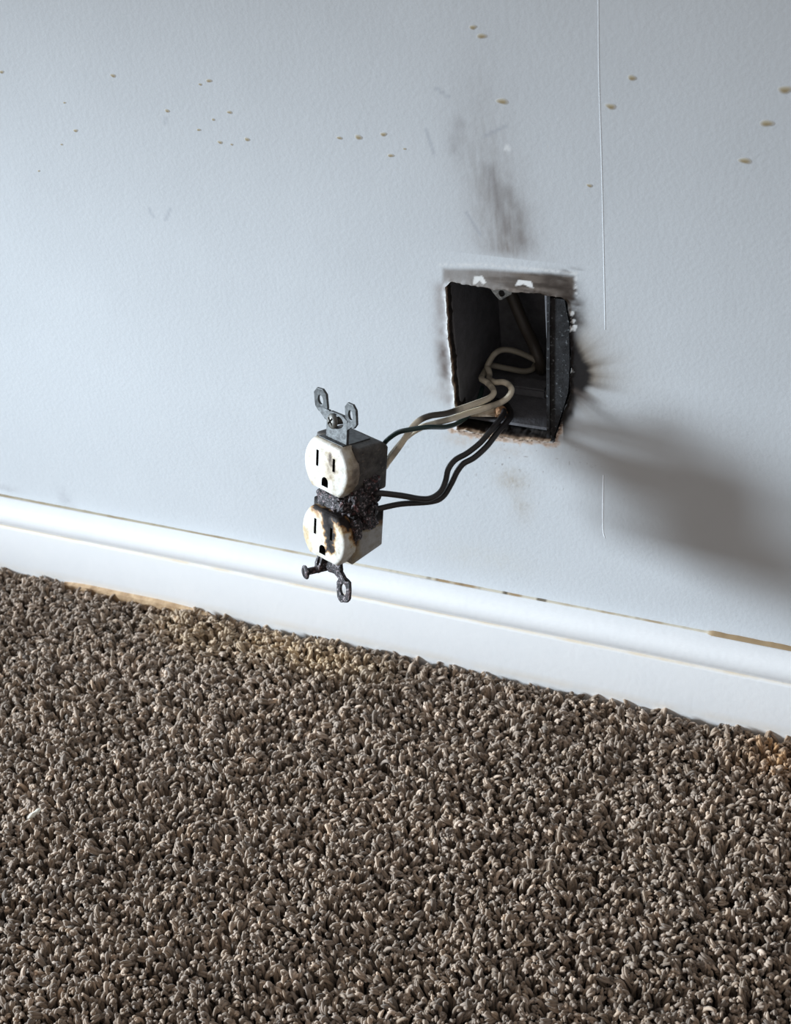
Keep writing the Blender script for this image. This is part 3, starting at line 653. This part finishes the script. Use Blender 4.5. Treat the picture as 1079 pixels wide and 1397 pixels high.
def housing(name, prof, uw, mat, label, ch=1.3):
    """side profile (w, v) extruded across the outlet's width"""
    bm = bmesh.new(); L = [bm.verts.new(mmv(-uw, v, w)) for w, v in prof]; Rr = [bm.verts.new(mmv(uw, v, w)) for w, v in prof]; n = len(prof)
    for i in range(n): j = (i + 1) % n; bm.faces.new((L[i], L[j], Rr[j], Rr[i]))
    bm.faces.new(L[::-1]); bm.faces.new(Rr)
    bmesh.ops.bevel(bm, geom=bm.edges[:], offset=ch / 1000, segments=3, profile=0.6, affect='EDGES')
    o = obj(name, bm_mesh(bm, name, True, 45), mat, OUT); o['label'] = label; return o
m_hu = mat_sooty('upper_housing_plastic', lin(92, 89, 86), lin(44, 40, 38), lin(128, 116, 100), 0.45)
m_hl = mat_burnt('lower_housing_plastic', lin(150, 149, 147), [((17, -5, 2), (17, -7, -20), 9, 0.9), ((-17, -4, 0), (17, -4, 0), 8, 0.9), ((17, -8, -1), (17, -18, -1), 5.5, 0.75), ((17, -22, -2), (17, -27, -3), 5, 0.22), ((0, -34, 0), (15, -34, 0), 4, 0.5)])
housing('upper_housing', [(-0.6, 33), (-19, 33), (-23, 29.5), (-23, 6), (-0.6, 5)], 16.2, m_hu, 'soot-darkened grey upper housing', 2.0)
housing('lower_housing', [(-0.6, -4), (-22, -5), (-22, -26.5), (-0.6, -32.5)], 16.2, m_hl, 'grey plastic lower housing burnt along its top')

def lump(name, size, centre, seed, amp, mat, sub=4, label=None, sq=0.55, freq=230):
    bm = bmesh.new(); bmesh.ops.create_icosphere(bm, subdivisions=sub, radius=1)
    for v in bm.verts:
        d = v.co.copy()
        q = Vector([math.copysign(abs(c) ** sq, c) for c in d])
        p = Vector([c * s for c, s in zip(q, size)])
        n = mnoise.noise(p * freq / 1000 + Vector((seed, 0, 0))) + 0.6 * mnoise.noise(p * freq / 400 + Vector((0, seed, 0))) + 0.5 * mnoise.noise(p * freq / 180) + 0.35 * mnoise.noise(p * freq / 90)
        v.co = Vector(mmv(*(Vector(centre) + p + d.normalized() * n * amp)))
    o = obj(name, bm_mesh(bm, name, True), mat, OUT)
    if label: o['label'] = label
    return o
lump('charred_core', (15.2, 10.0, 11.0), (1.2, 0.8, -10), 3, 2.0, M_char, 5, 'melted blackened middle of the outlet')
lump('charred_core', (10.5, 4.6, 4.2), (1.5, 0.2, 0.4), 8, 1.3, M_char, 5, 'melted lumps between the two faces')
lump('melted_drip', (2.6, 5.0, 5.0), (15.6, -9.0, -10.5), 12, 1.6, M_char, 4); lump('melted_drip', (2.2, 6.5, 2.6), (15.8, -12, -2.2), 14, 1.3, M_char, 4)
lump('melted_drip', (2.2, 5.0, 6.5), (15.4, 10.5, -11), 17, 1.7, M_char, 4); lump('melted_drip', (2.4, 6.6, 4.0), (15.6, 4.5, -4.0), 19, 1.6, M_char, 4)
# terminal screws, burnt
def screw(name, loc, axis, r, hl, mat, slot='cross', shank=0, label=None):
    bm = bmesh.new(); n = 20; ringz = [(r * 0.94, 0), (r, 0.25 * hl), (r * 0.93, 0.62 * hl), (r * 0.72, 0.9 * hl)]
    R_ = [[bm.verts.new(mmv(a * math.cos(2 * math.pi * i / n), a * math.sin(2 * math.pi * i / n), z)) for i in range(n)] for a, z in ringz]
    for A, B in zip(R_, R_[1:]):
        for i in range(n): bm.faces.new((A[i], A[(i + 1) % n], B[(i + 1) % n], B[i]))
    k = r * 0.14; q = r * 0.62
    cross = [(k, k), (k, q), (-k, q), (-k, k), (-q, k), (-q, -k), (-k, -k), (-k, -q), (k, -q), (k, -k), (q, -k), (q, k)] if slot == 'cross' else [(q, k), (-q, k), (-q, -k), (q, -k)]
    top = R_[-1]; es = [bm.edges.get((top[i], top[(i + 1) % n])) for i in range(n)]
    h = [bm.verts.new(mmv(a, b, hl * 0.98)) for a, b in cross]; es += [bm.edges.new((h[i], h[(i + 1) % len(h)])) for i in range(len(h))]
    bmesh.ops.triangle_fill(bm, use_beauty=True, edges=es)
    d = [bm.verts.new(mmv(a * 0.7, b * 0.7, hl * 0.25)) for a, b in cross]
    for i in range(len(h)): bm.faces.new((h[i], h[(i + 1) % len(h)], d[(i + 1) % len(h)], d[i]))
    bm.faces.new(d); bm.faces.new(R_[0][::-1])
    if shank:
        sr = r * 0.45; m_ = 26; S_ = [[bm.verts.new(mmv(sr * (1 + 0.16 * (j % 2)) * math.cos(2 * math.pi * i / 10), sr * (1 + 0.16 * (j % 2)) * math.sin(2 * math.pi * i / 10), -shank * j / m_)) for i in range(10)] for j in range(m_ + 1)]
        for A, B in zip(S_, S_[1:]):
            for i in range(10): bm.faces.new((A[i], B[i], B[(i + 1) % 10], A[(i + 1) % 10]))
        bm.faces.new(S_[-1])
    o = obj(name, bm_mesh(bm, name, True, 35), mat, OUT); o.location = mmv(*loc)
    o.rotation_euler = Vector(axis).to_track_quat('Z', 'Y').to_euler()
    if label: o['label'] = label
    return o
screw('terminal_screw', (16.4, 4.0, -14.5), (1, 0.05, 0), 3.6, 2.2, M_charmetal, 'slot', 0, 'burnt terminal screw')
screw('terminal_screw', (16.6, -4.0, -12.5), (1, -0.1, 0.1), 3.6, 2.2, M_charmetal, 'slot', 0, 'burnt terminal screw')

# steel mounting strap and its ears
tl = lambda a, b, d: mmv(a, b, d)
circ = lambda cx, cy, rx, ry, n=14: [(cx + rx * math.cos(t), cy + ry * math.sin(t)) for t in np.linspace(0, 2 * math.pi, n, endpoint=False)]
strap_top = poly_prism('mounting_strap', [(-6.5, 32.5), (9, 32.5), (9, 42), (9.0, 46.5), (5, 48.2), (-4, 48), (-6.5, 46.5)], 0.6, -1.2, M_strap, OUT, [circ(1.6, 43.8, 4.6, 3.4, 18)], to=tl)
strap_top['label'] = 'grey galvanised strap end above the upper face'
tab_ = poly_prism('mounting_strap', [(-9, 31.8), (9.2, 31.8), (9.2, 33.6), (-9, 33.6)], 3.4, -16, M_strap, OUT, to=tl)
def ear(name, cu, cv, w, h, mat, tilt=(0, 0, 0), label=None, hr=(1.75, 2.6), wz=0.0, th=1.5, rough=0):
    c = 0.26 * w
    outl = [(-w / 2 + c, h / 2), (w / 2 - c, h / 2), (w / 2, h / 2 - c * 1.1), (w / 2, -h / 2 + c * 1.1), (w / 2 - c, -h / 2), (-w / 2 + c, -h / 2), (-w / 2, -h / 2 + c * 1.1), (-w / 2, h / 2 - c * 1.1)]
    if rough:
        r = random.Random(int(cu * 10) + 99); outl = [p for a, b in zip(outl, outl[1:] + outl[:1]) for p in (a, ((a[0] + b[0]) / 2, (a[1] + b[1]) / 2))]
        outl = [(a * (1 + r.uniform(-.07, .1)), b * (1 + r.uniform(-.05, .06))) for a, b in outl]
    o = poly_prism(name, outl, th / 2, -th / 2, mat, OUT, [circ(0, 0.2, *hr)], to=tl)
    m = o.modifiers.new('bevel', 'BEVEL'); m.width = 0.00035; m.segments = 2; m.limit_method = 'ANGLE'
    o.location = mmv(cu, cv, wz); o.rotation_euler = [math.radians(t) for t in tilt]
    if label: o['label'] = label
    return o
ear('strap_ear', -11.6, 51.6, 9.2, 13.0, M_strap, (6, 4, 4)); ear('strap_ear', 11.4, 50.2, 9.2, 13.0, M_strap, (4, -4, 2))
poly_prism('ear_bridge', [(-14.6, 46.8), (-9.2, 48.0), (-5.0, 48.0), (-5.0, 42.2), (-8, 42.4)], 0.5, -0.9, M_strap, OUT, to=tl)
poly_prism('ear_bridge', [(8.2, 41.0), (8.2, 44.2), (9.6, 46.2), (13.6, 45.6), (10.8, 43.0)], 0.5, -0.9, M_strap, OUT, to=tl)
screw('mounting_screw', (-0.9, 43.6, 0.9), (-0.12, 0.1, 1), 4.1, 2.2, M_screw, 'cross', 6, 'grey cross-head mounting screw')
# burnt lower strap with bent ears
lump('mounting_strap', (8.0, 6.0, 1.3), (1.0, -36.5, -0.4), 23, 0.9, M_charmetal, 4, 'charred strap end below the lower face', 0.7)
ear('strap_ear', 11.6, -48.3, 8.6, 13.5, M_charmetal, (-8, 10, 14), 'charred lower strap ear', (2.0, 3.2), 0.2, 2.0, 1)
ear('strap_ear', -7.6, -39.0, 8.2, 12.5, M_charmetal, (-6, -28, -12), 'charred bent strap ear', (1.8, 3.0), 0.8, 2.0, 1)
poly_prism('ear_bridge', [(0, -35), (8, -38), (13, -42.5), (9, -44), (3, -41), (-1, -39)], 0.9, -1.2, M_charmetal, OUT, to=tl)
screw('mounting_screw', (-11.8, -45.2, 6.5), (-0.28, -0.05, 1), 4.0, 1.8, M_charmetal, 'slot', 12, 'charred screw sticking out of the lower ear')

# ------------------------------------------------------------------ wires
def wire_path(pix, ya, yb_, tail=(), head=(), zmin=0.0026):
    """pixel way-points with depth running from the outlet (ya) to the box (yb_) or given per point"""
    P = []; L = np.cumsum([0] + [math.hypot(b[0] - a[0], b[1] - a[1]) for a, b in zip(pix, pix[1:])]); L = L / L[-1]
    for (p, t) in zip(pix, L): P.append(at(p[0], p[1], p[2] if len(p) > 2 else ya + (yb_ - ya) * t))
    for i, q in enumerate(P):                    # inside the box a wire stays above its floor and off its sides
        if q[1] > -0.004 and q[2] < rz0 + zmin: q = C + (q - C) * ((C[2] - rz0 - zmin) / (C[2] - q[2]))
        if q[1] > yb: q[0] = min(max(q[0], rx0 + 0.0045), rx1 - 0.0045)
        P[i] = q
    return np.array([np.asarray(h) for h in head] + P + [np.asarray(h) for h in tail])
def clear_of(P, others, gap):
    """dense wire centre line pushed off the wires already laid"""
    B = catmull(P, 8)
    for _ in range(14):
        mv = np.zeros_like(B)
        for A in others:
            d = B[:, None] - A[None]; L = np.linalg.norm(d, axis=2); j = L.argmin(1); k = np.arange(len(B)); l = L[k, j]; v = d[k, j] / np.maximum(l, 1e-5)[:, None]
            mv += v * np.clip(gap - l, 0, None)[:, None]
        sm = mv.copy()
        for o in (1, 2, 3): sm[o:] += mv[:-o] * (0.6 / o); sm[:-o] += mv[o:] * (0.6 / o)
        B = B + sm * 0.5
    return B
def wire(name, P, r, base, soot, label, seed, cat='wire', amt=None):
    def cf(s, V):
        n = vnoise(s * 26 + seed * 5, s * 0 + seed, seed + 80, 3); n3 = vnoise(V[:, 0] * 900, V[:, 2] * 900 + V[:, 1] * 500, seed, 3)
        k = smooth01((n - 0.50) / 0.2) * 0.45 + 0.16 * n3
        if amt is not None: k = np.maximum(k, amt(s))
        k = np.maximum(k, 0.62 * smooth01((V[:, 1] - 0.012) / 0.03)); k = np.clip(k, 0, 1)[:, None]; return np.array(base) * (1 - k) + np.array(soot) * k  # besides soot, shade is painted into the colour, deepening into the box
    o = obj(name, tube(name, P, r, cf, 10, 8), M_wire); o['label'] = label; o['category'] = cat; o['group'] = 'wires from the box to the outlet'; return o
hot = lambda a, b, k=0.85: (lambda s: k * smooth01((s - a) / 0.04) * smooth01((b - s) / 0.04))
BEI = lin(238, 228, 206); SOOT_SHADE = lin(46, 40, 36)
wA = [(521, 639, -.0485), (534, 624, -.048), (547, 606, -.0465), (558.5, 588.5, -.0445), (570, 575, -.039), (586, 567.5, -.034), (609, 564, -.024), (628, 557.8, -.014), (650, 550, -.003), (666.7, 543.4, .006), (673.4, 536.5, .011), (671.5, 529.5, .015), (664, 521.7, .019), (657, 517, .024), (653.5, 510, .031), (657, 501, .038), (671.7, 498.7, .043), (691.8, 502.5, .047), (714, 506.5, .052), (726, 504, .056), (730, 498, .060)]
wB = [(521, 637, -.0440), (541, 611.5, -.0422), (557, 594, -.040), (575, 583, -.038), (593.5, 577.5, -.031), (616.8, 571, -.020), (641.7, 562.6, -.008), (666.7, 555, .000), (683.4, 549, .006), (693.4, 541.7, .010), (697.8, 533, .013), (695, 526, .015), (686.8, 521.4, .017), (675, 521.5, .020), (666.7, 519, .023), (662.8, 512, .029), (663.4, 503.4, .033), (668.4, 491.7, .036), (675, 482.5, .037), (685, 477.3, .041), (700, 478.3, .044), (720, 486, .048), (733, 493, .050)]
wG = [(520, 614, -.0465), (525, 604, -.047), (532.4, 596.8, -.048), (544, 589.5, -.0487), (559.7, 586, -.049), (583, 582.7, -.043), (603.8, 582.5, -.030), (619.4, 579.5, -.020), (631, 573, -.006), (642, 563, .004), (650, 552, .018), (655, 540, .034), (658, 528, .050)]
k1 = [(517, 673, -.066), (546.7, 676, -.060), (572.7, 680.5, -.053), (588, 679.5, -.049), (601, 670.7, -.044), (607.7, 656.4, -.040), (611.6, 640, -.037), (621, 627.5, -.032), (637.5, 618, -.026), (655.7, 603.5, -.019), (671, 585.4, -.011), (683, 570.5, -.002), (687.5, 562, .007), (682, 556, .018), (672, 552, .032), (668, 548, .046)]
k2 = [(516, 694, -.065), (546.7, 687.6, -.058), (588, 684.5, -.047), (604, 677.5, -.042), (615.5, 660, -.037), (624.5, 642, -.033), (637.5, 626.5, -.028), (655.7, 613.5, -.021), (673.8, 593.7, -.012), (689.5, 574.5, -.001), (694, 564, .008), (690, 556.5, .020), (681, 551, .034), (675, 546, .047)]
pA = catmull(wire_path(wA, 0, 0, head=[dev_pt(-8, 14, -27), dev_pt(4, 15, -28)]), 8)
pB = clear_of(wire_path(wB, 0, 0, head=[dev_pt(-8, 8, -27), dev_pt(4, 10, -28)]), [pA], 0.0036)
pG = clear_of(wire_path(wG, 0, 0, head=[dev_pt(-8, 21, -26), dev_pt(4, 22, -27.5)], zmin=0.0064), [pA, pB], 0.0033)
p1 = catmull(wire_path(k1, 0, 0, head=[dev_pt(14.5, 3.0, -15)]), 8)
p2 = clear_of(wire_path(k2, 0, 0, head=[dev_pt(15, -4, -13)]), [p1, pA, pB, pG], 0.0036)
wire('white_wire', pA, 0.00165, BEI, SOOT_SHADE, 'dirty white wire with a blackened stretch, upper of the two white wires', 1, amt=hot(0.26, 0.42, 0.95))
wire('white_wire', pB, 0.00165, BEI, SOOT_SHADE, 'dirty white wire looping highest inside the box', 2)
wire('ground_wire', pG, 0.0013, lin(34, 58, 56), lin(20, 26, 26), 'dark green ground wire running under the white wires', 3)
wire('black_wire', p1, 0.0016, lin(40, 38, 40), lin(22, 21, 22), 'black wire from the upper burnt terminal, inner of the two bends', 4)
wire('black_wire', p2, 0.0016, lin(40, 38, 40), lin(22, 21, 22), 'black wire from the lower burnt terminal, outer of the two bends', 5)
# sheathed cable dropping into the back of the box
Pc = [at(694, 392, .056), at(703, 415, .055), at(716, 445, .053), at(728, 470, .053), at(736, 492, .051), at(739, 505, .054)]
o = obj('sheathed_cable', tube('sheathed_cable', Pc, 0.0034, lambda s, V: np.tile(lin(72, 66, 60), (len(s), 1)), 12, 8), M_wire)
o['label'] = 'sooty sheathed cable slanting down inside the back of the box'; o['category'] = 'cable'

# ------------------------------------------------------------------ litter on the carpet
p = on_floor(48, 1112, 0.002); 
bm = bmesh.new(); bmesh.ops.create_icosphere(bm, subdivisions=3, radius=1)
for v in bm.verts:
    x = v.co.x; pinch = 1 - 0.35 * math.exp(-((x - 0.1) / 0.22) ** 2); n = 0.18 * mnoise.noise(v.co * 2.3)
    v.co = Vector((x * 0.0046, v.co.y * 0.0016 * pinch * (1 + n), v.co.z * 0.0015 * pinch * (1 + n)))
chip = obj('paint_crumb', bm_mesh(bm, 'paint_crumb', True), M_chip); chip.location = (p[0], p[1], 0.0034); chip.rotation_euler = (0, -0.1, math.radians(62))
chip['label'] = 'small white crumb lying on the brown carpet'; chip['category'] = 'crumb'
